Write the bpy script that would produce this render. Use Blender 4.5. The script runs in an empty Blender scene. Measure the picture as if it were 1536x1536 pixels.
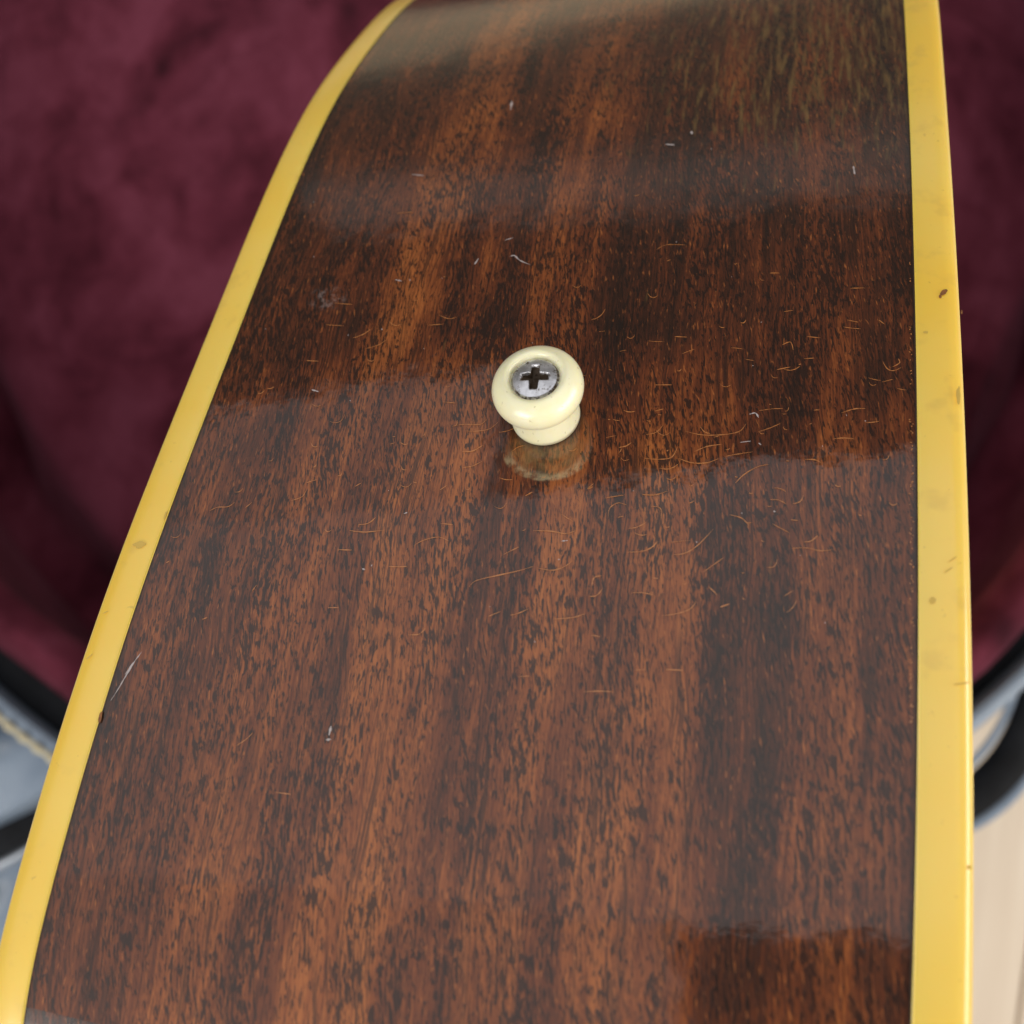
import bpy, bmesh, math, random
from mathutils import Vector, Matrix, noise
random.seed(7)
R = math.radians
S = bpy.context.scene
C = S.collection

# ------------------------------------------------------------------ camera
U = 0.1                                   # width of the wooden rim: 100 mm
CAM_H = 0.60
PITCH = R(75)
FPX = 1400 / 1536
cd = bpy.data.cameras.new("camera")
cam = bpy.data.objects.new("camera", cd)
C.objects.link(cam)
cam.location = (0, 0, CAM_H)
cam.rotation_euler = (R(90) - PITCH, 0, 0)
cd.sensor_width = 36
cd.lens = 36 * FPX
cd.clip_start = 0.005
cd.clip_end = 50
cd.dof.use_dof = True
cd.dof.focus_distance = 0.130
cd.dof.aperture_fstop = 17
S.camera = cam

def c2w(x, y, z):
    """camera-frame metres -> world"""
    s, c = math.sin(PITCH), math.cos(PITCH)
    return Vector((x, s * y - c * z, CAM_H + c * y + s * z))

def cdir(x, y):
    return Vector(((x - 768) / 1400, -(y - 768) / 1400, -1))

def at_z(x, y, z):
    """world point where the ray of photo pixel (x, y) meets height z"""
    d = cdir(x, y)
    w = c2w(*d) - Vector((0, 0, CAM_H))
    t = (z - CAM_H) / w.z
    return Vector((0, 0, CAM_H)) + w * t

# ------------------------------------------------------------------ world and lamps
W = bpy.data.worlds.new("World")
S.world = W
W.use_nodes = True
W.node_tree.nodes["Background"].inputs[0].default_value = (0.82, 0.74, 0.64, 1)
W.node_tree.nodes["Background"].inputs[1].default_value = 0.12

def area(name, cen, sx, sy, rad, col, target=None, spread=180):
    ld = bpy.data.lights.new(name, 'AREA')
    ld.shape = 'RECTANGLE'
    ld.size, ld.size_y = sx, sy
    ld.color = col
    ld.energy = rad * math.pi * sx * sy
    ld.spread = R(spread)
    o = bpy.data.objects.new(name, ld)
    C.objects.link(o)
    o.location = cen
    if target:
        o.rotation_euler = (Vector(target) - Vector(cen)).to_track_quat('-Z', 'Y').to_euler()
    return o

H = 1.5
ZB = 0.47                                  # height of the glossy rim at the pin
def ceil_light(name, x0, x1, y0, y1, rad, col):
    return area(name, ((x0 + x1) / 2 * H, (y0 + y1) / 2 * H, ZB + H), (x1 - x0) * H, (y1 - y0) * H, rad, col)
COOL = (0.97, 0.98, 1.0)
ceil_light("skylight_main", -1.55, 0.62, -0.05, 0.90, 0.62, COOL)
ceil_light("skylight_side", -1.75, -0.19, -1.15, -0.052, 0.50, COOL)
ceil_light("skylight_left", -1.60, -0.42, 0.902, 1.32, 0.46, COOL)
area("window_low", (-0.02, 1.75, 1.20), 1.5, 0.20, 0.32, (1.0, 0.97, 0.93), (0, 0.1, .5))
area("key_right", (1.60, -0.45, 1.05), 1.9, 0.9, 4.2, (1.0, 0.95, 0.88), (0, 0.1, .45))  # unseen key lamp, added to brighten binding and button from the right
area("fill_behind", (-1.05, -1.25, 1.05), 1.0, 0.7, 5.6, (1.0, 0.96, 0.90), (0, 0.1, .45))  # unseen fill lamp, added to brighten the left binding
area("sheen_far_low", (0.05, 1.90, 0.16), 1.6, 0.38, 0.42, (1.0, 0.78, 0.48), (0, 0.1, .42))  # added lamp in place of a lit wall, for the olive sheen

S.view_settings.view_transform = 'Standard'
S.view_settings.look = 'None'
S.view_settings.exposure = 0.62
S.view_settings.gamma = 1.0
S.render.engine = 'CYCLES'
S.render.resolution_x = S.render.resolution_y = 1024

# ------------------------------------------------------------------ node helper
class NT:
    def __init__(s, name):
        s.m = bpy.data.materials.new(name)
        s.m.use_nodes = True
        s.t = s.m.node_tree
        s.b = s.t.nodes["Principled BSDF"]
    def n(s, typ, **kw):
        nd = s.t.nodes.new(typ)
        for k, v in kw.items():
            setattr(nd, k, v)
        return nd
    def put(s, v, sock):
        if hasattr(v, 'is_linked'):
            s.t.links.new(v, sock)
        elif isinstance(v, (tuple, list)) and len(v) == 3 and sock.type == 'RGBA':
            sock.default_value = (*v, 1)
        else:
            sock.default_value = v
    def math(s, op, a, b=0.0, c=None, clamp=False):
        nd = s.n('ShaderNodeMath', operation=op, use_clamp=clamp)
        s.put(a, nd.inputs[0]); s.put(b, nd.inputs[1])
        if c is not None:
            s.put(c, nd.inputs[2])
        return nd.outputs[0]
    def noise(s, vec, scale, detail=2, rough=.5, dist=0.0, dim='3D', w=None):
        nd = s.n('ShaderNodeTexNoise', noise_dimensions=dim)
        if vec is not None:
            s.put(vec, nd.inputs['Vector'])
        nd.inputs['Scale'].default_value = scale
        nd.inputs['Detail'].default_value = detail
        nd.inputs['Roughness'].default_value = rough
        nd.inputs['Distortion'].default_value = dist
        return nd.outputs['Fac']
    def step(s, v, lo, hi, smooth=True):
        nd = s.n('ShaderNodeMapRange', interpolation_type='SMOOTHSTEP' if smooth else 'LINEAR')
        s.put(v, nd.inputs[0]); s.put(lo, nd.inputs[1]); s.put(hi, nd.inputs[2])
        return nd.outputs[0]
    def ramp(s, v, pts, interp='LINEAR'):
        nd = s.n('ShaderNodeValToRGB')
        nd.color_ramp.interpolation = interp
        e = nd.color_ramp.elements
        while len(e) < len(pts):
            e.new(0.5)
        for i, (p, c) in enumerate(pts):
            e[i].position = p
            e[i].color = (*c, 1) if isinstance(c, tuple) else (c, c, c, 1)
        s.put(v, nd.inputs[0])
        return nd.outputs[0]
    def mix(s, f, a, b, mode='MIX'):
        nd = s.n('ShaderNodeMix', data_type='RGBA', blend_type=mode)
        s.put(f, nd.inputs[0]); s.put(a, nd.inputs[6]); s.put(b, nd.inputs[7])
        return nd.outputs[2]
    def xyz(s, x=0.0, y=0.0, z=0.0):
        nd = s.n('ShaderNodeCombineXYZ')
        s.put(x, nd.inputs[0]); s.put(y, nd.inputs[1]); s.put(z, nd.inputs[2])
        return nd.outputs[0]
    def sep(s, v):
        nd = s.n('ShaderNodeSeparateXYZ'); s.put(v, nd.inputs[0])
        return nd.outputs
    def bump(s, h, dist, strength=1.0, normal=None):
        nd = s.n('ShaderNodeBump')
        nd.inputs['Distance'].default_value = dist
        nd.inputs['Strength'].default_value = strength
        s.put(h, nd.inputs['Height'])
        if normal is not None:
            s.put(normal, nd.inputs['Normal'])
        return nd.outputs[0]
    def set(s, **kw):
        for k, v in kw.items():
            s.put(v, s.b.inputs[k.replace('_', ' ')])
        return s.m
    def obj(s):
        return s.n('ShaderNodeTexCoord').outputs['Object']
    def uv(s):
        return s.n('ShaderNodeTexCoord').outputs['UV']

# ------------------------------------------------------------------ materials
def mat_mahogany():
    """UV is in millimetres: u across the rim 0..100, v along it, 0 at the pin"""
    t = NT("mahogany_under_aged_lacquer")
    o = t.sep(t.uv())
    u, v = o[0], o[1]
    def P(fu, fv, shear=0.0, seed=0.0, warp=0.0):
        uu = u
        if shear:
            uu = t.math('MULTIPLY_ADD', v, shear, u)
        if warp:
            uu = t.math('MULTIPLY_ADD', t.noise(t.xyz(t.math('MULTIPLY', u, .05), t.math('MULTIPLY', v, .035), seed + 3), 1, 2), warp, uu)
        return t.xyz(t.math('MULTIPLY', uu, fu), t.math('MULTIPLY', v, fv), seed)
    # interlocked-grain ribbons: two sets that swap above the pin
    wob = t.math('MULTIPLY_ADD', t.noise(P(.10, .012, seed=2), 1, 3), 8.0, u)
    wob = t.math('ADD', wob, -4.0)
    wob = t.math('MULTIPLY_ADD', t.noise(P(1.1, .045, seed=5), 1, 2), 2.2, wob)
    un = t.math('MULTIPLY', t.math('ADD', wob, -1.3), .01)
    lowr = t.ramp(un, [(0, .42), (.05, .52), (.10, .34), (.15, .60), (.235, .66), (.26, .44), (.30, .46), (.33, .78), (.43, .80),
                       (.46, .40), (.51, .42), (.535, .72), (.585, .70), (.60, .46), (.63, .50), (.65, .78), (.74, .66),
                       (.78, .28), (.86, .20), (.885, .60), (.925, .60), (.95, .42), (1, .44)])
    uppr = t.ramp(un, [(0, .18), (.10, .24), (.19, .28), (.235, .72), (.32, .66), (.35, .26), (.43, .32), (.465, .56), (.54, .50),
                       (.565, .20), (.66, .15), (.71, .34), (.80, .16), (.86, .38), (.91, .20), (1, .08)])  # upper set also painted darker, since that part is lit less
    vv = t.math('MULTIPLY_ADD', t.noise(P(.16, .02, seed=9), 1, 3), 26.0, v)
    hi = t.step(vv, 8.0, 30.0)
    band = t.mix(hi, lowr, uppr)
    band = t.sep(band)[0]
    # broad mottling
    mot = t.noise(P(.34, .020, shear=.02, seed=11, warp=2), 1, 5, .6)
    tone = t.math('MULTIPLY_ADD', t.math('ADD', mot, -.5), 1.0, t.math('MULTIPLY_ADD', band, .82, .12))
    mot2 = t.noise(P(.16, .085, seed=12, warp=3), 1, 4, .6)
    tone = t.math('MULTIPLY_ADD', t.math('ADD', mot2, -.5), .75, tone)
    fib = t.noise(P(2.4, .045, shear=.05, seed=14, warp=5), 1, 4, .65)
    tone = t.math('MULTIPLY_ADD', t.math('ADD', fib, -.5), 1.0, tone, clamp=True)
    col = t.ramp(tone, [(0, (.024, .0085, .0040)), (.22, (.056, .0155, .0062)), (.45, (.125, .0300, .0090)),
                        (.66, (.228, .060, .0145)), (1, (.400, .122, .028))])
    # pores: slanting dark dashes in files, long fine lines, and rounder flecks in the figured ribbons
    clu = t.noise(P(.20, .030, seed=21), 1, 4, .6)
    p1 = t.noise(P(2.5, .46, shear=.18, seed=23, warp=6), 1, 2, .6, .15)
    th1 = t.math('MULTIPLY_ADD', clu, -.62, .842)
    d1 = t.step(p1, th1, t.math('ADD', th1, .08))
    p2 = t.noise(P(1.35, .42, shear=.22, seed=29, warp=5), 1, 3, .65, .25)
    th2 = t.math('MULTIPLY_ADD', t.noise(P(.28, .05, seed=31), 1, 3), -.60, .895)
    d2 = t.step(p2, th2, t.math('ADD', th2, .07))
    p3 = t.noise(P(4.2, .50, shear=.16, seed=37, warp=6), 1, 2, .6, .1)
    d3 = t.math('MULTIPLY', t.step(p3, .53, .63), .68)
    p4 = t.noise(P(3.0, .045, shear=.07, seed=39, warp=6), 1, 2, .6)
    clu2 = t.step(t.noise(P(.30, .02, seed=43), 1, 3), .46, .60)
    d4 = t.math('MULTIPLY', t.math('MULTIPLY', t.step(p4, .52, .60), clu2), .80)
    pores = t.math('MAXIMUM', t.math('MAXIMUM', d1, d2), t.math('MAXIMUM', d3, d4))
    col = t.mix(t.math('MULTIPLY', pores, .88), col, (.0135, .0060, .0040))
    # orange light glints beside the pores, painted into the colour
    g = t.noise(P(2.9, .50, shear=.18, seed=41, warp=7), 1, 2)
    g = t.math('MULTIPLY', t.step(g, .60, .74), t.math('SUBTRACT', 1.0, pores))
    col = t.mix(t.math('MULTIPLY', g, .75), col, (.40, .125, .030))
    # olive, flaking old finish towards the far upper edge (own stain, with its own outline)
    far = t.math('MULTIPLY', t.step(v, 28, 74), t.step(u, 22, 84))
    fl = t.noise(P(1.0, .12, seed=51, warp=3), 1, 4, .6)
    flm = t.step(t.math('MULTIPLY_ADD', far, .22, fl), .66, .92)
    col = t.mix(t.math('MULTIPLY', flm, .65), col, (.23, .135, .040))
    # burnt edge of the finish along both seams
    sm = t.math('MAXIMUM', t.step(u, 99.1, 100.1), t.step(u, 1.2, -.2))
    sn = t.noise(P(.5, .12, seed=57), 1, 3)
    col = t.mix(t.math('MULTIPLY', sm, t.step(sn, .3, .6)), col, (.018, .007, .004))
    # pale scuff beside the left binding
    def blob(cu, cv, ru, rv, rot=0.0):
        du = t.math('MULTIPLY', t.math('ADD', u, -cu), 1 / ru)
        dv = t.math('MULTIPLY', t.math('MULTIPLY_ADD', u, rot, t.math('ADD', v, -cv - rot * cu)), 1 / rv)
        r2 = t.math('ADD', t.math('MULTIPLY', du, du), t.math('MULTIPLY', dv, dv))
        return t.step(r2, 1.0, .1)
    sc = t.math('MULTIPLY', blob(SCUFF[0], SCUFF[1], 3.8, 3.0), t.step(t.noise(P(.9, .7, seed=61), 1, 4, .7), .46, .66))
    col = t.mix(t.math('MULTIPLY', sc, .42), col, (.36, .27, .25))
    # reflection of the button painted below the pin, together with some worn finish
    wear_refl = t.math('MULTIPLY', blob(52.2, -5.5, 6.2, 5.0), t.step(t.noise(P(.35, .3, seed=66), 1, 4, .6), .34, .60))
    col = t.mix(t.math('MULTIPLY', wear_refl, .50), col, (.30, .19, .08))
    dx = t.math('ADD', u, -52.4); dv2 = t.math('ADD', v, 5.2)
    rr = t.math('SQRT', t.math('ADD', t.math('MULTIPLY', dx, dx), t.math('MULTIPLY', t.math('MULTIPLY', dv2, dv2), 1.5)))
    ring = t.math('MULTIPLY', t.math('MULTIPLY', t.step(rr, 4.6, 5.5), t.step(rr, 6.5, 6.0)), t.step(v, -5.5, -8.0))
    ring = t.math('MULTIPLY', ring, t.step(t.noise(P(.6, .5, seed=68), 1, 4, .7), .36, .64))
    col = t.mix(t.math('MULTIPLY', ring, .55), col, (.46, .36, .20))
    base = t.math('MULTIPLY', t.step(t.math('SQRT', t.math('ADD', t.math('MULTIPLY', t.math('ADD', u, -PIN_U), t.math('ADD', u, -PIN_U)), t.math('MULTIPLY', v, v))), 6.0, 4.7), .8)  # dark line around the foot of the pin
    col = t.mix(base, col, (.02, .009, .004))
    # relief
    hgt = t.math('MULTIPLY_ADD', pores, -1.0, t.math('MULTIPLY', fib, .5))
    nb = t.bump(hgt, .00014, .7)
    peel = t.noise(t.xyz(u, v, 0), .35, 3, .5)
    peel2 = t.noise(t.xyz(u, v, 9), 2.2, 2, .5)
    ph = t.math('MULTIPLY_ADD', peel2, .05, t.math('MULTIPLY_ADD', t.noise(t.xyz(u, v, 17), .085, 2, .5), 4.0, t.math('MULTIPLY', peel, .8)))
    ph = t.math('MULTIPLY_ADD', pores, -.030, ph)
    nc = t.bump(ph, .000045, .5)
    smear = t.noise(P(.05, .03, seed=71), 1, 4, .6)
    cr = t.math('MULTIPLY_ADD', t.step(v, 22, 60), .12, t.math('MULTIPLY_ADD', smear, .08, .02))
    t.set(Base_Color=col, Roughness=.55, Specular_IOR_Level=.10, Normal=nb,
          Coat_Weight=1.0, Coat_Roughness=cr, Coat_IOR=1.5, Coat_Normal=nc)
    return t.m

def mat_binding():
    t = NT("yellowed_celluloid")
    o = t.obj()
    n1 = t.noise(o, 18, 4, .6)
    n2 = t.noise(o, 160, 3, .6)
    n3 = t.noise(o, 900, 2)
    col = t.mix(t.step(n1, .35, .65), (.95, .61, .070), (.94, .66, .125))
    col = t.mix(t.math('MULTIPLY', t.step(n2, .56, .74), .35), col, (.66, .44, .09))
    col = t.mix(t.math('MULTIPLY', t.step(n3, .70, .78), .30), col, (.40, .22, .05))
    b = t.bump(t.math('MULTIPLY_ADD', n3, .25, n2), .00010, .35)
    return t.set(Base_Color=col, Roughness=.32, Normal=b, Subsurface_Weight=.25, Subsurface_Radius=(.004, .002, .0006),
                 Subsurface_Scale=.6, Coat_Weight=.6, Coat_Roughness=.18)

def simple(name, col, rough=.5, metal=0.0, **kw):
    t = NT(name)
    return t.set(Base_Color=col, Roughness=rough, Metallic=metal, **kw)

def mat_noisy(name, c1, c2, scale, rough=.5, metal=0.0, bscale=None, bdist=.0003, detail=4, bstr=.5, **kw):
    t = NT(name)
    o = t.obj()
    f = t.step(t.noise(o, scale, detail, .6), .32, .68)
    if bscale:
        kw['Normal'] = t.bump(t.noise(o, bscale, 3, .6), bdist, bstr)
    return t.set(Base_Color=t.mix(f, c1, c2), Roughness=rough, Metallic=metal, **kw)

def mat_button():
    t = NT("aged_ivory_plastic")
    o = t.obj()
    n1 = t.noise(o, 260, 3, .6)
    n2 = t.noise(o, 1400, 2, .5)
    col = t.mix(t.step(n1, .3, .7), (.93, .88, .57), (.95, .91, .65))
    col = t.mix(t.math('MULTIPLY', t.step(n2, .66, .76), .5), col, (.40, .31, .14))
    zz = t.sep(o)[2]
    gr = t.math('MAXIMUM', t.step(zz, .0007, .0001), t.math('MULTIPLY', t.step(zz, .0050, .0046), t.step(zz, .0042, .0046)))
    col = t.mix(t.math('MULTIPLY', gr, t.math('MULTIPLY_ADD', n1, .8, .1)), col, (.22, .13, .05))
    return t.set(Base_Color=col, Roughness=.30, Normal=t.bump(n1, .00008, .3), Subsurface_Weight=.3,
                 Subsurface_Radius=(.003, .0024, .001), Subsurface_Scale=.6, Coat_Weight=.5, Coat_Roughness=.2)

def mat_screw():
    t = NT("tarnished_nickel")
    o = t.obj()
    n1 = t.noise(o, 900, 4, .7)
    n2 = t.noise(o, 420, 4, .65)
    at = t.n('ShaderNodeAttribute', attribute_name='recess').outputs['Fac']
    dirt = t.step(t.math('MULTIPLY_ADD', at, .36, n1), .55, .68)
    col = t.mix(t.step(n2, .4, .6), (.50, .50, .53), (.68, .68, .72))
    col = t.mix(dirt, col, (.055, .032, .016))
    met = t.math('MULTIPLY_ADD', dirt, -.85, .90)
    ro = t.math('MULTIPLY_ADD', dirt, .4, .30)
    return t.set(Base_Color=col, Roughness=ro, Metallic=met, Normal=t.bump(n1, .00010, .5))

def mat_plush():
    t = NT("burgundy_plush")
    o = t.obj()
    wv = t.n('ShaderNodeVectorMath', operation='MULTIPLY'); t.put(o, wv.inputs[0]); wv.inputs[1].default_value = (1, .8, 1)
    n1 = t.noise(wv.outputs[0], 11, 5, .60, .5)
    n2 = t.noise(wv.outputs[0], 48, 4, .6, .6)
    n3 = t.noise(o, 2600, 2, .6)
    f = t.math('MULTIPLY_ADD', n2, .26, t.math('MULTIPLY', n1, .84))
    col = t.ramp(f, [(.36, (.030, .004, .009)), (.45, (.080, .0115, .023)), (.55, (.135, .023, .043)), (.66, (.190, .040, .070))])
    col = t.mix(t.step(n3, .35, .7), t.mix(.35, col, (.02, .002, .005)), col)
    b = t.bump(t.math('MULTIPLY_ADD', n3, .08, f), .006, .55)
    return t.set(Base_Color=col, Roughness=.92, Specular_IOR_Level=.12, Normal=b, Sheen_Weight=.15, Sheen_Roughness=.45,
                 Sheen_Tint=(.75, .30, .42))

def mat_floor():
    t = NT("pale_oak_boards")
    o = t.obj()
    sc = t.n('ShaderNodeVectorMath', operation='MULTIPLY'); t.put(o, sc.inputs[0]); sc.inputs[1].default_value = (60, 4, 1)
    info = t.n('ShaderNodeObjectInfo').outputs['Random']
    n1 = t.noise(sc.outputs[0], 1, 4, .6, .4)
    n2 = t.noise(o, 5, 3)
    f = t.math('MULTIPLY_ADD', t.math('ADD', info, -.5), .25, t.math('MULTIPLY_ADD', n2, .4, t.math('MULTIPLY', n1, .6)))
    col = t.ramp(f, [(.3, (.60, .49, .38)), (.5, (.68, .57, .45)), (.7, (.75, .66, .54))])
    return t.set(Base_Color=col, Roughness=.33, Normal=t.bump(n1, .0004, .3))

# ------------------------------------------------------------------ mesh helpers
def mesh_obj(name, verts, faces, mat, parent=None, origin=None, smooth=True, label=None, kind=None):
    org = Vector(origin) if origin is not None else Vector((0, 0, 0))
    me = bpy.data.meshes.new(name)
    me.from_pydata([tuple(Vector(p) - org) for p in verts], [], faces)
    me.update()
    if smooth:
        me.polygons.foreach_set('use_smooth', [True] * len(me.polygons))
    me.materials.append(mat)
    o = bpy.data.objects.new(name, me)
    C.objects.link(o)
    o.location = org
    if parent is not None:
        o.parent = parent
        o.location = org - parent_world(parent)
    if label: o['label'] = label
    if kind: o['kind'] = kind
    return o

def parent_world(o):
    p = Vector(o.location)
    while o.parent:
        o = o.parent
        p += Vector(o.location)
    return p

def thing(name, label, cat, loc, group=None):
    o = bpy.data.objects.new(name, None)
    C.objects.link(o)
    o.location = loc
    o.empty_display_size = .02
    o['label'] = label; o['category'] = cat
    if group: o['group'] = group
    return o

def grid_faces(nu, nv, closed_u=False, closed_v=False):
    F = []
    for i in range(nu if closed_u else nu - 1):
        for j in range(nv if closed_v else nv - 1):
            i2, j2 = (i + 1) % nu, (j + 1) % nv
            F.append((i * nv + j, i2 * nv + j, i2 * nv + j2, i * nv + j2))
    return F

def tube(pts, rad, seg=12, cap=True, flat=1.0):
    """tube along points, rad number or list; returns verts, faces"""
    V, n = [], len(pts)
    pts = [Vector(p) for p in pts]
    for i, p in enumerate(pts):
        tg = (pts[min(i + 1, n - 1)] - pts[max(i - 1, 0)]).normalized()
        s = tg.cross(Vector((0, 0, 1)))
        if s.length < 1e-4: s = Vector((1, 0, 0))
        s.normalize(); b = s.cross(tg)
        r = rad[i] if isinstance(rad, (list, tuple)) else rad
        for k in range(seg):
            an = 2 * math.pi * k / seg
            V.append(p + s * math.cos(an) * r + b * math.sin(an) * r * flat)
    F = grid_faces(n, seg, closed_v=True)
    if cap:
        F.append(tuple(range(seg))[::-1]); F.append(tuple(range((n - 1) * seg, n * seg)))
    return V, F

def catmull(P, sub=8, closed=False):
    out, n = [], len(P)
    P = [Vector(p) for p in P]
    for i in range(n if closed else n - 1):
        if closed:
            p0, p1, p2, p3 = P[i - 1], P[i], P[(i + 1) % n], P[(i + 2) % n]
        else:
            p0, p1, p2, p3 = P[max(i - 1, 0)], P[i], P[i + 1], P[min(i + 2, n - 1)]
        for k in range(sub):
            s = k / sub
            out.append(.5 * ((2 * p1) + (p2 - p0) * s + (2 * p0 - 5 * p1 + 4 * p2 - p3) * s * s + (3 * p1 - p0 - 3 * p2 + p3) * s ** 3))
    if not closed: out.append(P[-1])
    return out

# ------------------------------------------------------------------ the rim of the guitar
AX = Vector((0.97189403, -0.09018291, 0.21746044))      # across the rim, camera frame
VX = Vector((0.08800684, 0.99592522, 0.01969145))       # up along the rim
WX = Vector((-0.21835017, 0.0, 0.97587049))             # out of the rim
X0 = -0.7641981711939956                                # plane of the left seam
LP = [(1.052,-1.946),(0.759,-1.668),(0.561,-1.53),(0.398,-1.438),(0.252,-1.361),(0.12,-1.291),(-0.002,-1.227),(-0.113,-1.171),(-0.217,-1.123),(-0.315,-1.083),(-0.408,-1.048),(-0.498,-1.018),(-0.584,-0.992),(-0.671,-0.970)]
RP = [(0.945,-1.79),(0.746,-1.657),(0.577,-1.548),(0.43,-1.459),(0.301,-1.384),(0.185,-1.319),(0.079,-1.264),(-0.018,-1.215),(-0.108,-1.172),(-0.193,-1.134),(-0.273,-1.101),(-0.349,-1.072),(-0.422,-1.046),(-0.493,-1.024),(-0.60,-0.992),(-0.671,-0.974)]
TOP_L = [(1.18,-2.13),(1.25,-2.33)]
TOP_R = [(1.08,-1.90),(1.19,-2.05),(1.28,-2.25)]
REST = [(1.38,-2.55),(1.42,-2.95),(1.15,-3.7),(1.2,-4.5),(1.05,-5.2),(.62,-5.5),(.1,-5.57),(-.45,-5.5),(-.95,-5.2),(-1.2,-4.5),
        (-1.15,-3.7),(-1.5,-2.95),(-1.75,-2.2),(-1.62,-1.5),(-1.25,-1.12),(-.95,-.99)]
def outline(side):
    a = [Vector((p[0], p[1], 0)) for p in (LP if side == 0 else RP)][::-1]      # from below to above
    a += [Vector((*p, 0)) for p in (TOP_L if side == 0 else TOP_R)]
    a += [Vector((*p, 0)) for p in REST]
    return catmull(a, 14, closed=True)
def resample(P, n):
    """n points; parameter: on the visible part the height v, elsewhere arc length"""
    L = [0.0]
    Q = P + [P[0]]
    for i in range(len(P)):
        L.append(L[-1] + (Q[i + 1] - Q[i]).length)
    tot = L[-1]; out = []; j = 0
    for k in range(n):
        s = tot * k / n
        while L[j + 1] < s: j += 1
        f = (s - L[j]) / (L[j + 1] - L[j])
        out.append(Q[j].lerp(Q[j + 1], f))
    return out
NS = 900
OL = resample(outline(0), NS)
OR_ = resample(outline(1), NS)
# smooth lightly so that the measured points leave no kinks
def smooth(P, it):
    for _ in range(it):
        P = [(P[i - 1] + P[i] * 2 + P[(i + 1) % len(P)]) / 4 for i in range(len(P))]
    return P
OL = smooth(OL, 60); OR_ = smooth(OR_, 60)
def g2w(x, v, w):
    """rim coordinates in rim widths -> world metres"""
    p = (AX * (X0 + x) + VX * v + WX * w) * U
    return c2w(p.x, p.y, p.z)
def rim2d(i, x):
    return OL[i % NS].lerp(OR_[i % NS], x)
def rimn(i, x):
    tg = rim2d(i + 1, x) - rim2d(i - 1, x)
    return Vector((-tg.y, tg.x, 0)).normalized()
def rimp(i, x, h=0.0):
    """world point on the rim at station i (may be fractional), across x, raised h (in widths)"""
    i0 = math.floor(i); f = i - i0
    p = rim2d(i0, x).lerp(rim2d(i0 + 1, x), f)
    n = rimn(i0, x).lerp(rimn(i0 + 1, x), f).normalized()
    q = p + n * h
    return g2w(x, q.x, q.y)
# arc length (mm) at each station, zero at the pin
def seg_hit(x, y):
    """photo pixel -> (station, x) on the rim"""
    d = cdir(x, y)
    da, dv, dw = d.dot(AX), d.dot(VX), d.dot(WX)
    # march station by station: distance between ray and surface line in the (v,w) plane
    xx = .5
    for _ in range(12):
        best = None
        prev = None
        for i in range(0, NS // 2):
            p = rim2d(i, xx)
            cr = dv * p.y - dw * p.x
            if prev is not None and (cr > 0) != (prev > 0):
                f = prev / (prev - cr)
                best = i - 1 + f
                break
            prev = cr
        if best is None: return None
        i0 = int(best)
        p = rim2d(i0, xx).lerp(rim2d(i0 + 1, xx), best - i0)
        t = math.hypot(p.x, p.y) / math.hypot(dv, dw)
        nx = t * da - X0
        if abs(nx - xx) < 1e-5: break
        xx = nx
    return best, xx
PIN_I, PIN_X = seg_hit(819, 624)
acc = [0.0]
for i in range(NS):
    acc.append(acc[-1] + (rim2d(i + 1, .5) - rim2d(i, .5)).length * 100)
pin_s = acc[int(PIN_I)] + (PIN_I - int(PIN_I)) * (acc[int(PIN_I) + 1] - acc[int(PIN_I)])
def s_of(i):
    return acc[int(i)] + (i - int(i)) * (acc[int(i) + 1] - acc[int(i)]) - pin_s
_h = seg_hit(492, 447)
SCUFF = (_h[1] * 100, s_of(_h[0]))
print("pin", PIN_I, PIN_X, "scuff", SCUFF, "top s", s_of(seg_hit(850, 30)[0]), "bottom s", s_of(seg_hit(700, 1530)[0]))

PIN_U = PIN_X * 100
M_wood = mat_mahogany()
M_bind = mat_binding()
M_spruce = mat_noisy("lacquered_spruce", (.55, .34, .14), (.62, .41, .19), 60, .3)
M_button = mat_button()
M_screw = mat_screw()
M_plush = mat_plush()
M_floor = mat_floor()
M_vinyl = mat_noisy("grey_blue_vinyl", (.16, .21, .285), (.215, .27, .35), 40, .30, bscale=900, bdist=.0004)
M_black = mat_noisy("black_padding", (.005, .0055, .007), (.010, .011, .014), 60, .7, bscale=700, bdist=.0003, Specular_IOR_Level=.15)
M_stitch = mat_noisy("cream_thread", (.52, .46, .30), (.62, .57, .42), 300, .8)
M_metal = mat_noisy("brushed_aluminium", (.42, .46, .52), (.52, .56, .62), 30, .32, .7)
M_crack = simple("lacquer_crack_painted_glint", (.50, .185, .048), .3, Coat_Weight=.5)  # orange glow of light inside the cracks is put into this colour
M_chip_glint = simple("pale_chip_and_glint", (.50, .43, .42), .3)  # also colours the painted white glints
M_stain = mat_noisy("brown_stain", (.16, .05, .016), (.30, .12, .03), 2500, .5)
M_dirt = simple("seam_grime", (.030, .012, .006), .5)

pin_w = rimp(PIN_I, PIN_X)
G = thing("acoustic_guitar", "glossy worn mahogany guitar with yellowed binding and an ivory strap button, above the case", "guitar", g2w(.5, .1, -5.57))

# wooden side
NXW = 48
V, UVs = [], []
for i in range(NS + 1):
    for j in range(NXW + 1):
        x = j / NXW
        V.append(rimp(i, x))
        UVs.append((x * 100, (acc[i]) - pin_s))
F = grid_faces(NS + 1, NXW + 1)
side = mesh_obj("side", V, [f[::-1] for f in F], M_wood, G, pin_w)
uvl = side.data.uv_layers.new(name="UVMap")
for lp in side.data.loops:
    uvl.data[lp.index].uv = UVs[lp.vertex_index]

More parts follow.
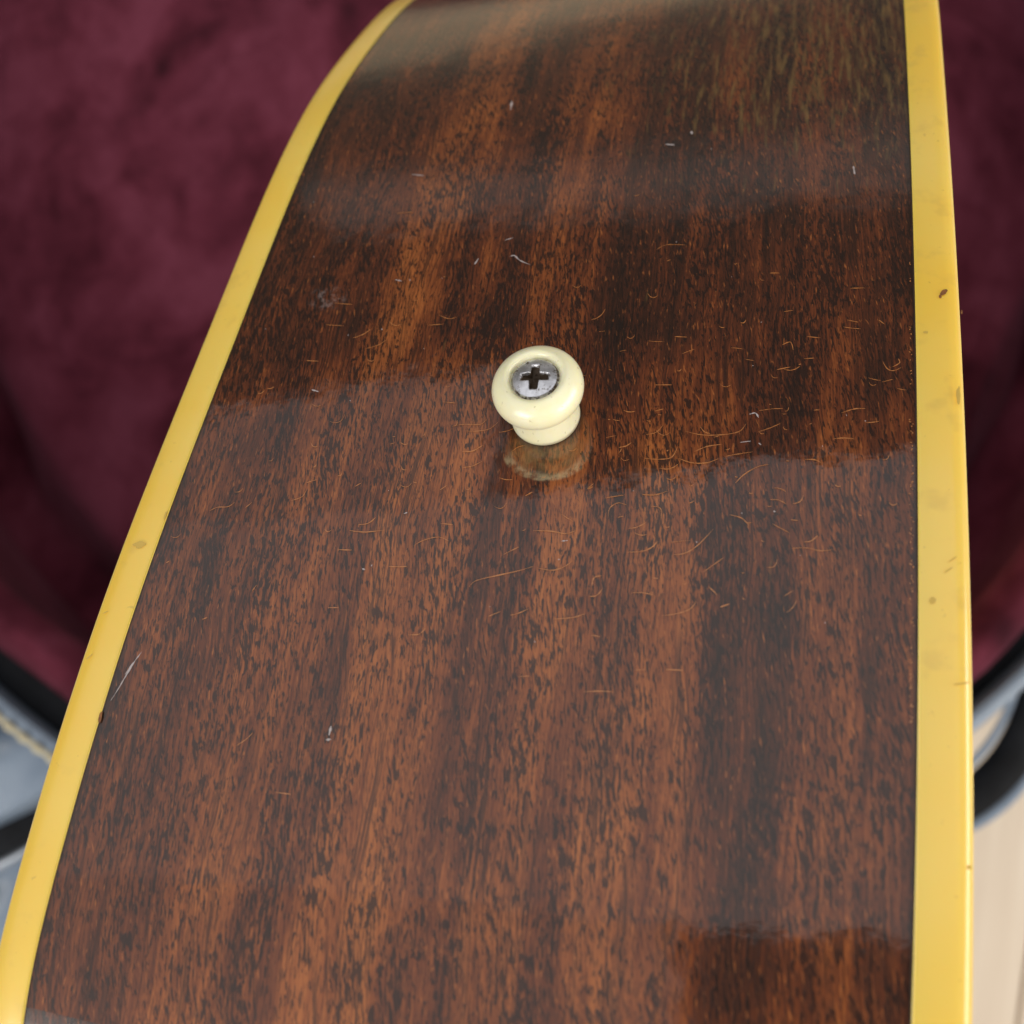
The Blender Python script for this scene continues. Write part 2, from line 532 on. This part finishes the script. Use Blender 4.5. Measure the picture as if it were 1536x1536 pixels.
# binding strips
prof = [(-.0010, .030), (.0008, .0008), (.003, -.0012), (.020, -.0016), (.040, -.0004), (.049, .0015), (.0545, .0040), (.0595, .0095), (.0625, .018), (.064, .060), (.064, .30)]
prof = [(p.x, p.y) for p in catmull([(a, b, 0) for a, b in prof], 3)]
for sd in (0, 1):
    V = []
    for i in range(NS):
        for (px, dp) in prof:
            x = -px if sd == 0 else 1 + px
            V.append(rimp(i, x, -dp))
    F = grid_faces(NS, len(prof), closed_u=True)
    if sd == 1: F = [f[::-1] for f in F]
    mesh_obj("binding", V, F, M_bind, G, pin_w,
             label="golden yellow binding strip on the slanting left edge" if sd == 0 else "pale yellow binding strip on the upright right edge, dotted with small stains")
    # dark grime line lying in the seam
    V = []
    for i in range(NS):
        wv = (.0002 if sd == 0 else .0012) + .0010 * noise.noise(Vector((i * .35, sd * 9, 0))) + .0008 * noise.noise(Vector((i * 1.7, sd * 9, 3)))
        for k, xx in enumerate((-.0016, max(.0004, wv))):
            x = -xx * -1 if sd == 0 else 1 - xx
            V.append(rimp(i, x, .00035))
    F = grid_faces(NS, 2, closed_u=True)
    if sd == 0: F = [f[::-1] for f in F]
    mesh_obj("seam_line", V, F, M_dirt, G, pin_w)

# front and back plates
for sd in (0, 1):
    x = -.0615 if sd == 0 else 1.0615
    V = [rimp(i, x, -.05) for i in range(NS)]
    xi = x + (.03 if sd == 0 else -.03)
    V2 = [rimp(i, xi, -.05) for i in range(NS)]
    Vv = V + V2
    Fp = [tuple(range(NS)) if sd == 1 else tuple(range(NS))[::-1]]
    Fp += [(i, (i + 1) % NS, NS + (i + 1) % NS, NS + i) for i in range(NS)]
    mesh_obj("soundboard" if sd == 1 else "back_plate", Vv, Fp, M_spruce if sd == 1 else M_wood, G, pin_w, smooth=False)

# ------------------------------------------------------------------ strap button
i0 = int(PIN_I)
nn = rimn(i0, PIN_X)
Nw = (c2w(*(VX * nn.x + WX * nn.y)) - c2w(0, 0, 0)).normalized()
Xw = (c2w(*AX) - c2w(0, 0, 0)).normalized()
Yw = Nw.cross(Xw).normalized()
Bm = Matrix((Xw, Yw, Nw)).transposed().to_4x4() @ Matrix.Rotation(R(-2.5), 4, 'Y')
def lathe(profile, seg):
    V = []
    for r, h in profile:
        for k in range(seg):
            an = 2 * math.pi * k / seg
            V.append(Vector((r * math.cos(an), r * math.sin(an), h)))
    F = [f[::-1] for f in grid_faces(len(profile), seg, closed_v=True)]
    return V, F
bp = [(4.75, -.25), (4.85, .15), (4.80, .9), (4.62, 1.8), (4.42, 2.9), (4.34, 3.9), (4.55, 4.55), (5.20, 4.95), (5.85, 5.45), (6.15, 6.2), (6.22, 6.9), (6.12, 7.6),
      (5.80, 8.35), (5.30, 8.95), (4.75, 9.34), (4.28, 9.52), (3.92, 9.50), (3.66, 9.32), (3.48, 8.98), (3.30, 8.70), (3.05, 8.55), (2.4, 8.3)]
bp = [(p.x * 1e-3, p.y * 1e-3) for p in catmull([(a, b, 0) for a, b in bp], 4)]
V, F = lathe(bp, 96)
def place_local(o, parent):
    C.objects.link(o) if o.name not in C.objects else None
btn = mesh_obj("strap_button", V, F, M_button)
btn.parent = G
btn.matrix_basis = Matrix.Translation(pin_w - Vector(G.location)) @ Bm
# phillips screw
NR, NA = 46, 160
V, F, rec = [], [], []
RS = 3.25
def screw_h(x, y):
    r = math.hypot(x, y)
    h = 9.55 - .60 * (r / RS) ** 2 - (0.35 * max(0, (r - 2.95) / .3) ** 2)
    d = 0
    th = R(4)
    X = x * math.cos(th) + y * math.sin(th); Y = -x * math.sin(th) + y * math.cos(th)
    for A, B in ((X, Y), (Y, X)):
        wdt = .54 - .06 * abs(A)
        e = max(abs(B) - wdt, 0) / .16
        f = max(abs(A) - 1.55, 0) / .5
        dd = max(0, 1 - e) * max(0, 1 - f)
        dd = dd * dd * (3 - 2 * dd)
        d = max(d, dd * (1.75 - .62 * abs(A)))
    c = max(0, 1 - max(0, abs(X) + abs(Y) - 1.05) / .35)
    d = max(d, c * 1.35)
    return h - d, d
V.append(Vector((0, 0, screw_h(0, 0)[0]))); rec.append(1)
for i in range(1, NR + 1):
    r = RS * i / NR
    for k in range(NA):
        an = 2 * math.pi * k / NA
        x, y = r * math.cos(an), r * math.sin(an)
        h, d = screw_h(x, y)
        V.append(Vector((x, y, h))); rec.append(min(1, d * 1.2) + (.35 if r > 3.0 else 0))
for k in range(NA):
    V.append(Vector((RS * math.cos(2 * math.pi * k / NA), RS * math.sin(2 * math.pi * k / NA), 7.8))); rec.append(1)
for k in range(NA):
    F.append((0, 1 + k, 1 + (k + 1) % NA))
for i in range(NR):
    for k in range(NA):
        a0, b0 = 1 + i * NA + k, 1 + i * NA + (k + 1) % NA
        F.append((a0, a0 + NA, b0 + NA, b0))
scr = mesh_obj("screw", [p * 1e-3 for p in V], F, M_screw, label="tarnished cross-head screw set into the ivory button")
scr.parent = btn
at = scr.data.attributes.new('recess', 'FLOAT', 'POINT')
for k, r_ in enumerate(rec): at.data[k].value = r_

# ------------------------------------------------------------------ marks on the lacquer
def ribbon(pts, wid, h=.0006, taper=True, jit=0.0):
    """pts: photo pixels along the mark; wid in mm"""
    st = []
    for p in pts:
        q = seg_hit(*p)
        if q is None or not (0.004 < q[1] < .996): return None
        st.append(Vector((q[0], q[1], 0)))
    return ribbon_s(st, wid, h, taper, jit)
def ribbon_s(st, wid, h=.0006, taper=True, jit=0.0):
    cur = catmull(st, 5)
    n = len(cur); P = [rimp(c.x, c.y, h) for c in cur]
    V = []
    for i in range(n):
        tg = P[min(i + 1, n - 1)] - P[max(i - 1, 0)]
        s = tg.cross(Nw).normalized()
        w_ = wid * .5e-3 * ((math.sin(math.pi * (i + .35) / (n - .3)) ** .7) if taper else 1) * random.uniform(1 - jit, 1 + jit)
        V += [P[i] + s * w_, P[i] - s * w_]
    F = [(2 * i, 2 * i + 2, 2 * i + 3, 2 * i + 1) for i in range(n - 1)]
    return V, F
class Bag:
    def __init__(s): s.V, s.F = [], []
    def add(s, vf):
        if vf is None: return
        n = len(s.V); s.V += vf[0]; s.F += [tuple(i + n for i in f) for f in vf[1]]
def k8(px, py): return (800 + px / 3.072, 600 + py / 3.072)
def k7(px, py): return (300 + px / 3.072, 700 + py / 3.072)
def k5(px, py): return (900 + px / 2.415, py / 2.415)
def k4(px, py): return (400 + px / 2.56, py / 2.56)
def k1(px, py): return (660 + px / 5.12, 460 + py / 5.12)
arcs = [[k8(*p) for p in a] for a in [
    [(520,160),(565,150),(600,115)], [(700,145),(780,162),(880,160),(950,145),(980,110)], [(1035,148),(1090,130),(1140,108)],
    [(510,270),(590,274),(640,262),(665,215)], [(670,270),(730,290),(800,290),(860,268)], [(880,262),(930,252),(1010,240)],
    [(1250,275),(1295,276),(1325,290)], [(395,218),(425,214),(450,198)], [(500,436),(560,438),(620,420)],
    [(345,545),(352,500),(390,475),(430,485)], [(435,592),(475,588),(520,565)], [(540,490),(575,494),(590,510),(588,550)],
    [(430,702),(500,698),(545,680),(575,650)], [(640,714),(700,706),(760,668),(830,595)], [(905,530),(960,545),(995,580)],
    [(1090,460),(1130,462),(1165,480)], [(1110,405),(1145,412),(1165,425)], [(1195,480),(1230,468),(1245,440)],
    [(1100,570),(1140,592),(1185,615)], [(1185,553),(1220,556)], [(1245,655),(1280,650),(1310,625)], [(1190,685),(1260,682),(1320,695),(1380,690)],
    [(0,603),(80,605),(150,616),(200,600)], [(20,775),(90,785),(150,765),(180,740)], [(255,905),(290,902),(320,870)],
    [(270,860),(280,820),(315,810)], [(450,890),(500,888),(555,900)], [(590,995),(660,985),(720,965),(750,930)], [(860,955),(905,940)],
    [(780,795),(830,760),(880,725)], [(230,1345),(300,1342),(370,1345)], [(1155,905),(1195,880)], [(470,1245),(520,1242)], [(610,1242),(690,1246)],
    [(740,240),(800,215),(870,205)], [(930,385),(970,345),(1030,310),(1085,297)], [(1380,180),(1430,176),(1480,180)], [(560,52),(600,42)],
    [(250,412),(275,400)], [(1040,50),(1100,42),(1150,40)], [(1420,60),(1480,42),(1530,40)], [(90,1010),(180,1003),(240,985)]]]
arcs += [[k7(*p) for p in a] for a in [
    [(45,205),(80,188),(130,185),(160,165)], [(210,190),(240,165)], [(715,92),(745,75)], [(730,268),(775,262),(810,235)], [(690,295),(760,302),(850,293)],
    [(985,365),(1030,340),(1100,325),(1150,345)], [(1240,555),(1275,525),(1380,500),(1470,480),(1536,460)], [(1330,690),(1385,668)],
    [(1430,685),(1470,675),(1515,655)], [(870,460),(920,462),(955,460)], [(590,650),(640,650)], [(960,775),(1010,772),(1040,745)],
    [(635,383),(700,385)], [(420,158),(470,140),(490,110)], [(1110,262),(1165,268)], [(10,705),(35,695)], [(170,1285),(215,1255),(245,1225)],
    [(1400,405),(1440,385),(1470,370)], [(490,75),(540,60)], [(1465,968),(1520,965)], [(350,1500),(420,1510)], [(240,575),(262,545)]]]
arcs += [[k5(*p) for p in a] for a in [
    [(205,905),(240,888),(310,888)], [(895,1160),(920,1165),(935,1168)], [(880,1185),(915,1190),(945,1192)], [(615,990),(650,990)],
    [(905,1045),(960,1044)], [(660,1250),(690,1240),(700,1270)], [(640,1340),(690,1330)], [(1060,1330),(1085,1315),(1080,1300)], [(200,1395),(260,1395)],
    [(750,1220),(800,1225)], [(1010,1160),(1030,1175)], [(270,1220),(315,1222)], [(1020,1385),(1060,1375)], [(665,1130),(700,1125)], [(740,1300),(775,1298)]]]
arcs += [[k4(*p) for p in a] for a in [
    [(380,1340),(430,1325),(460,1305)], [(330,1300),(370,1285),(400,1265)], [(620,1250),(680,1245)], [(260,1165),(330,1170)],
    [(500,820),(560,815)], [(150,1385),(200,1388)], [(660,1210),(700,1225),(730,1218)]]]
arcs += [[k1(*p) for p in a] for a in [
    [(110,915),(200,905),(310,905),(360,865)], [(190,955),(280,958),(380,940),(450,885)], [(455,968),(520,955),(570,935)], [(170,1112),(250,1110),(330,1065)],
    [(170,1238),(250,1225),(320,1190)], [(20,732),(120,742)], [(550,1115),(600,1080),(650,1068)], [(655,1455),(710,1425)], [(1370,1085),(1430,1070),(1470,1045)],
    [(1130,1400),(1180,1360)], [(1220,195),(1270,188)], [(0,1410),(50,1375)], [(1380,345),(1430,335)]]]
bag = Bag()
for a in arcs:
    bag.add(ribbon(a, random.uniform(.09, .145), jit=.5))
def rand_arc(cx, cy, ln, bend, ang):
    ca, sa = math.cos(ang), math.sin(ang)
    pts = []
    for k in range(4):
        s = (k / 3 - .5) * ln
        b = bend * (1 - (2 * k / 3 - 1) ** 2)
        pts.append((cx + s * ca - b * sa, cy + s * sa + b * ca))
    return pts
for _ in range(110):
    y = random.gauss(670, 120)
    y = min(max(y, 180), 1500)
    x = random.uniform(250, 1370) if random.random() < .6 else random.gauss(1080, 170)
    ln = random.choice((4, 6, 8, 12, 18, 26)) * random.uniform(.7, 1.2)
    bag.add(ribbon(rand_arc(x, y, ln, random.uniform(-.05, .32) * ln, random.gauss(-.15, .35)), random.uniform(.06, .13), jit=.4))
for _ in range(160):                                   # ticks at the seam of the right binding
    y = random.uniform(300, 1100); x = 1373 - random.uniform(2, 9) ** 1.0
    bag.add(ribbon(rand_arc(x, y, random.uniform(1.5, 4), 0, random.uniform(0, 3)), random.uniform(.08, .16), jit=.4))
mesh_obj("lacquer_crack", bag.V, bag.F, M_crack, G, pin_w, smooth=False, kind="stuff")

chips_glints = Bag()  # pale chips and scratches, plus white light glints painted as specks
for pts, wd in [([(765,385),(772,384),(780,391),(796,398)], .28), ([(712,397),(718,388)], .35), ([(1124,622),(1133,620),(1138,627)], .32), ([(1110,664),(1126,662)], .18),
                ([(606,771),(611,769)], .3), ([(497,1089),(494,1103)], .5), ([(489,1110),(497,1109)], .35), ([(543,853),(548,855)], .25), ([(617,262),(636,264)], .35),
                ([(768,152),(766,165)], .7), ([(842,812),(852,811)], .22), ([(1138,665),(1142,668)], .25),
                ([(196,1001),(180,1030),(166,1052)], .2), ([(207,985),(196,1003),(186,1020)], .28), ([(213,978),(204,990)], .22), ([(201,993),(188,1012)], .30),
                ([(1371,462),(1364,456),(1362,450)], .3), ([(1160,767),(1163,768)], .3), ([(468,585),(478,588)], .35),
                ([(757,361),(770,357)], .25), ([(593,420),(603,422)], .25), ([(998,217),(1012,218)], .3), ([(1037,197),(1038,202)], .5), ([(1280,250),(1282,262)], .4)]:
    chips_glints.add(ribbon(pts, wd * .62, .0008, jit=.6))
for _ in range(28):
    x, y = random.uniform(380, 1360), random.gauss(620, 240)
    chips_glints.add(ribbon(rand_arc(x, y, random.uniform(1, 3.2), 0, random.uniform(0, 3)), random.uniform(.06, .16), .0008))
mesh_obj("lacquer_chip_and_glint", chips_glints.V, chips_glints.F, M_chip_glint, G, pin_w, smooth=False, kind="stuff")

# small stains on the bindings: irregular little patches
def patch(x, y, rx, ry, rot, lab=None, mat=M_stain):
    def hit(px, py):
        d = cdir(px, py)
        best = None; xx = 1.03 if x > 768 else -.03
        q = seg_hit_free(px, py, xx)
        return q
    c = hit(x, y)
    V = [rimp(c[0], c[1], .0022)]; n = 14
    for k in range(n):
        an = 2 * math.pi * k / n
        rr = 1 + .45 * noise.noise(Vector((math.cos(an) * 1.4 + x, math.sin(an) * 1.4, y)))
        dx, dy = math.cos(an) * rx * rr, math.sin(an) * ry * rr
        q = hit(x + dx * math.cos(rot) - dy * math.sin(rot), y + dx * math.sin(rot) + dy * math.cos(rot))
        V.append(rimp(q[0], q[1], .0022))
    return V, [(0, 1 + (k + 1) % n, 1 + k) for k in range(n)]
def seg_hit_free(x, y, xx):
    d = cdir(x, y); da, dv, dw = d.dot(AX), d.dot(VX), d.dot(WX)
    best = None
    for _ in range(10):
        prev = None
        for i in range(0, NS // 2):
            p = rim2d(i, xx); cr = dv * p.y - dw * p.x
            if prev is not None and (cr > 0) != (prev > 0):
                best = i - 1 + prev / (prev - cr); break
            prev = cr
        i0 = int(best); p = rim2d(i0, xx).lerp(rim2d(i0 + 1, xx), best - i0)
        xx = math.hypot(p.x, p.y) / math.hypot(dv, dw) * da - X0
    return best, xx
M_faint = simple("faint_brown_smudge", (.66, .44, .085), .4)
for (x, y, rx, ry, rot, mt) in [(1415, 440, 6, 3.5, -.6, M_stain), (1410, 446, 2.2, 3, 0, M_stain), (1398, 902, 5, 5, 0, M_faint), (1442, 470, 1.5, 3, 0, M_stain),
                            (1453, 1301, 3.5, 4, .3, M_faint), (1437, 594, 3, 14, 0, M_faint), (1441, 1026, 14, 1.3, -.12, M_faint), (152, 1076, 2.5, 9, .2, M_stain), (249, 774, 1.2, 8, .3, M_faint),
                            (210, 818, 9, 5, -.2, M_faint), (136, 985, 7, .8, -.7, M_faint), (160, 919, 5, .7, -.4, M_faint), (1388, 500, 4, 2, 0, M_faint), (1428, 840, 8, 1, -.6, M_faint), (1422, 856, 8, 1, -.6, M_faint)]:
    V, F = patch(x, y, rx, ry, rot)
    o = mesh_obj("stain", V, F, mt, G, pin_w, smooth=False)

# ------------------------------------------------------------------ floor
ZF = 0.0
FL = bpy.data.objects.new("floor", None); C.objects.link(FL); FL['kind'] = 'structure'
sub = bpy.data.meshes.new("subfloor")
PW = .105
sa, sb = at_z(1514, 1250, 0), at_z(1480, 1480, 0)
sdir = (sa - sb).normalized()
ang = math.atan2(sdir.y, sdir.x) - math.pi / 2
perp = sa.x * math.cos(ang) + sa.y * math.sin(ang)
first = None
for k in range(-12, 13):
    for half in (0, 1):
        if first is None:
            bm = bmesh.new(); bmesh.ops.create_cube(bm, size=1)
            for v_ in bm.verts: v_.co = Vector((v_.co.x * (PW - .0018), v_.co.y * 2.9976, v_.co.z * .016))
            bmesh.ops.bevel(bm, geom=[e for e in bm.edges], offset=.0009, segments=1, affect='EDGES')
            me = bpy.data.meshes.new("plank"); bm.to_mesh(me); bm.free(); me.materials.append(M_floor); first = me
        o = bpy.data.objects.new("plank", first); C.objects.link(o); o.parent = FL
        lx, ly = perp + (k + .5) * PW, (half - .5) * 3.0 + 1.0 + (-.42 if k % 2 else .38) + .03 * math.sin(k * 5)
        o.location = (lx * math.cos(ang) - ly * math.sin(ang), lx * math.sin(ang) + ly * math.cos(ang) + .3, -.008)
        o.rotation_euler = (0, 0, ang)
mesh_obj("ground", [(-3, -3, -.0175), (3, -3, -.0175), (3, 3, -.0175), (-3, 3, -.0175)], [(0, 1, 2, 3)], simple("dark_gap", (.05, .04, .03), .9), smooth=False, kind='structure')

# ------------------------------------------------------------------ the open case
CASE = thing("guitar_case", "open hard guitar case lined with burgundy plush, its grey-blue rim curving below the guitar", "guitar case", (0, .45, .002))
CX, CY, HW, HL = -.008, .492, .425, .525
def ell(th, off=0.0):
    return Vector((CX + (HW + off) * math.cos(th), CY + (HL + off) * math.sin(th), 0))
NT_ = 220
def sweep(profile, name, mat, wob=0.0, shift=(0, 0), **kw):
    V = []
    for i in range(NT_):
        th = 2 * math.pi * i / NT_
        for (off, z) in profile:
            w_ = wob * noise.noise(Vector((math.cos(th) * 6, math.sin(th) * 6, z * 30)))
            p = ell(th, off + w_) + Vector((*shift, 0))
            V.append(Vector((p.x, p.y, z + w_ * .5)))
    F = grid_faces(NT_, len(profile), closed_u=True)
    if kw.pop('flip', False): F = [f[::-1] for f in F]
    return mesh_obj(name, V, F, mat, CASE, **kw)
ZR = .150
def cm(P, n=4): return [(p.x, p.y) for p in catmull([(a, b, 0) for a, b in P], n)]
# plush side wall rolling over at the top into a padded lip
sweep(cm([(-.092, .0605), (-.080, .0605), (-.066, .0595), (-.052, .054), (-.040, .036), (-.030, .010), (-.010, .008), (.002, .03), (-.001, .115), (-.010, .128), (-.015, .139), (-.012, .150), (-.003, .156), (.006, .151), (.010, .138), (.011, .120)]),
      "lining", M_plush, wob=.007, shift=(.0035, .001))
# plush floor with soft undulation
V, F = [], []
NRR = 70
for i in range(NRR + 1):
    r = i / NRR
    for k in range(NT_):
        th = 2 * math.pi * k / NT_
        x, y = CX + (HW - .078) * r * math.cos(th) + .007, CY + .003 + (HL - .078) * r * math.sin(th)
        z = .0612 + .006 * noise.noise(Vector((x * 9, y * 7, 1))) * (1 - r ** 6) + .0025 * noise.noise(Vector((x * 30, y * 26, 4))) * (1 - r ** 6)
        V.append(Vector((x, y, z)))
F = [f[::-1] for f in grid_faces(NRR + 1, NT_, closed_v=True)]
mesh_obj("plush_bottom", V, F, M_plush, CASE)
# dark gap, then vinyl rim and shell
sweep(cm([(-.008, .118), (-.006, .136), (.018, .139), (.0195, .118)], 2), "gap_strip", M_black)
sweep(cm([(.0190, .120), (.0192, .147), (.0205, .1505), (.0235, .151), (.0262, .149), (.028, .143), (.029, .12), (.030, .03), (.028, .006), (.02, .002)], 3), "shell", M_vinyl)

# cream thread along the left part of the rim, stitch by stitch
th = math.pi * 1.17
while th < math.pi * 1.44:
    q0, q1, q2 = ell(th, .0262), ell(th + .0085, .0262), ell(th + .017, .0262)
    V, F = tube([q0 + Vector((0, 0, .1500)), q1 + Vector((0, 0, .1522)), q2 + Vector((0, 0, .1500))], [.0014, .0021, .0014], 8)
    mesh_obj("stitch", V, F, M_stitch, CASE, q1 + Vector((0, 0, .15)))
    th += .0185

# carrying handle on the right: black padded loop with grey-blue piping
hz = .120
def loop_pts(pix, z, sub=6): return catmull([at_z(x, y, z if not isinstance(z, (list, tuple)) else z[i]) for i, (x, y) in enumerate(pix)], sub)
path = loop_pts([(1395, 1222), (1440, 1206), (1478, 1180), (1512, 1144), (1538, 1100), (1552, 1060), (1556, 1020)], [.09, .10, .105, .11, .115, .12, .118])
V, F = tube(path, .0095, 16, flat=.8)
hd = mesh_obj("handle", V, F, M_black, CASE, path[0])
V, F = tube([p + Vector((.0075, -.0095, -.003)) for p in path], .0034, 10)
mesh_obj("piping", V, F, M_vinyl, hd, path[0])
V, F = tube([p + Vector((-.010, .0095, .003)) for p in path[8:]], .0020, 10)
mesh_obj("piping", V, F, M_vinyl, hd, path[8])

# ------------------------------------------------------------------ padded bag on the left
BZ = .135
def slab(poly, z_top, thick, mat, name, parent, bulge=.006, label=None):
    """padded slab over an outline (world xy), rounded edge"""
    n = len(poly); cen = sum(poly, Vector()) / n
    rings = [(1.0, -thick), (1.0, -thick * .4), (.985, -.003), (.965, -.0006), (.9, 0), (.6, bulge * .6), (.3, bulge * .95)]
    V = []
    for f, dz in rings:
        for p in poly:
            q = cen + (p - cen) * f
            V.append(Vector((q.x, q.y, z_top + dz)))
    V.append(Vector((cen.x, cen.y, z_top + bulge)))
    F = grid_faces(len(rings), n, closed_v=True)
    L0 = (len(rings) - 1) * n
    F += [(L0 + k, L0 + (k + 1) % n, len(V) - 1) for k in range(n)]
    F.append(tuple(range(n))[::-1])
    area2 = sum(poly[i].x * poly[(i + 1) % n].y - poly[(i + 1) % n].x * poly[i].y for i in range(n))
    if area2 < 0: F = [f[::-1] for f in F]
    return mesh_obj(name, V, F, mat, parent, cen + Vector((0, 0, z_top)), label=label)
def edge_poly(pix, z, sub=6):
    return [Vector((p.x, p.y, 0)) for p in catmull([at_z(x, y, z) for x, y in pix], sub, closed=True)]
BAG = thing("padded_bag", "smooth grey-blue vinyl bag with a black band, left below the case rim", "bag", at_z(-60, 1250, 0))
top = edge_poly([(-330, 870), (-170, 945), (-10, 1012), (60, 1043), (135, 1080), (140, 1120), (110, 1160), (60, 1195), (0, 1228), (-160, 1300), (-340, 1370), (-400, 1120)], .125)
slab(top, .125, .05, M_vinyl, "top_panel", BAG, .012)
band = edge_poly([(-400, 1365), (-200, 1300), (0, 1228), (60, 1196), (120, 1158), (125, 1195), (60, 1245), (0, 1282), (-200, 1372), (-400, 1440)], .105)
slab(band, .105, .03, M_black, "band", BAG, .001)
low = edge_poly([(-400, 1432), (-200, 1364), (0, 1274), (60, 1237), (120, 1190), (128, 1260), (70, 1450), (-60, 1560), (-400, 1560)], .085)
slab(low, .085, .06, M_vinyl, "lower_panel", BAG, .004)
V, F = tube(loop_pts([(-300, 1430), (-150, 1362), (0, 1296), (60, 1262), (110, 1225)], .0885), .0035, 10)
mesh_obj("piping", V, F, M_metal, BAG, at_z(0, 1296, .0885))
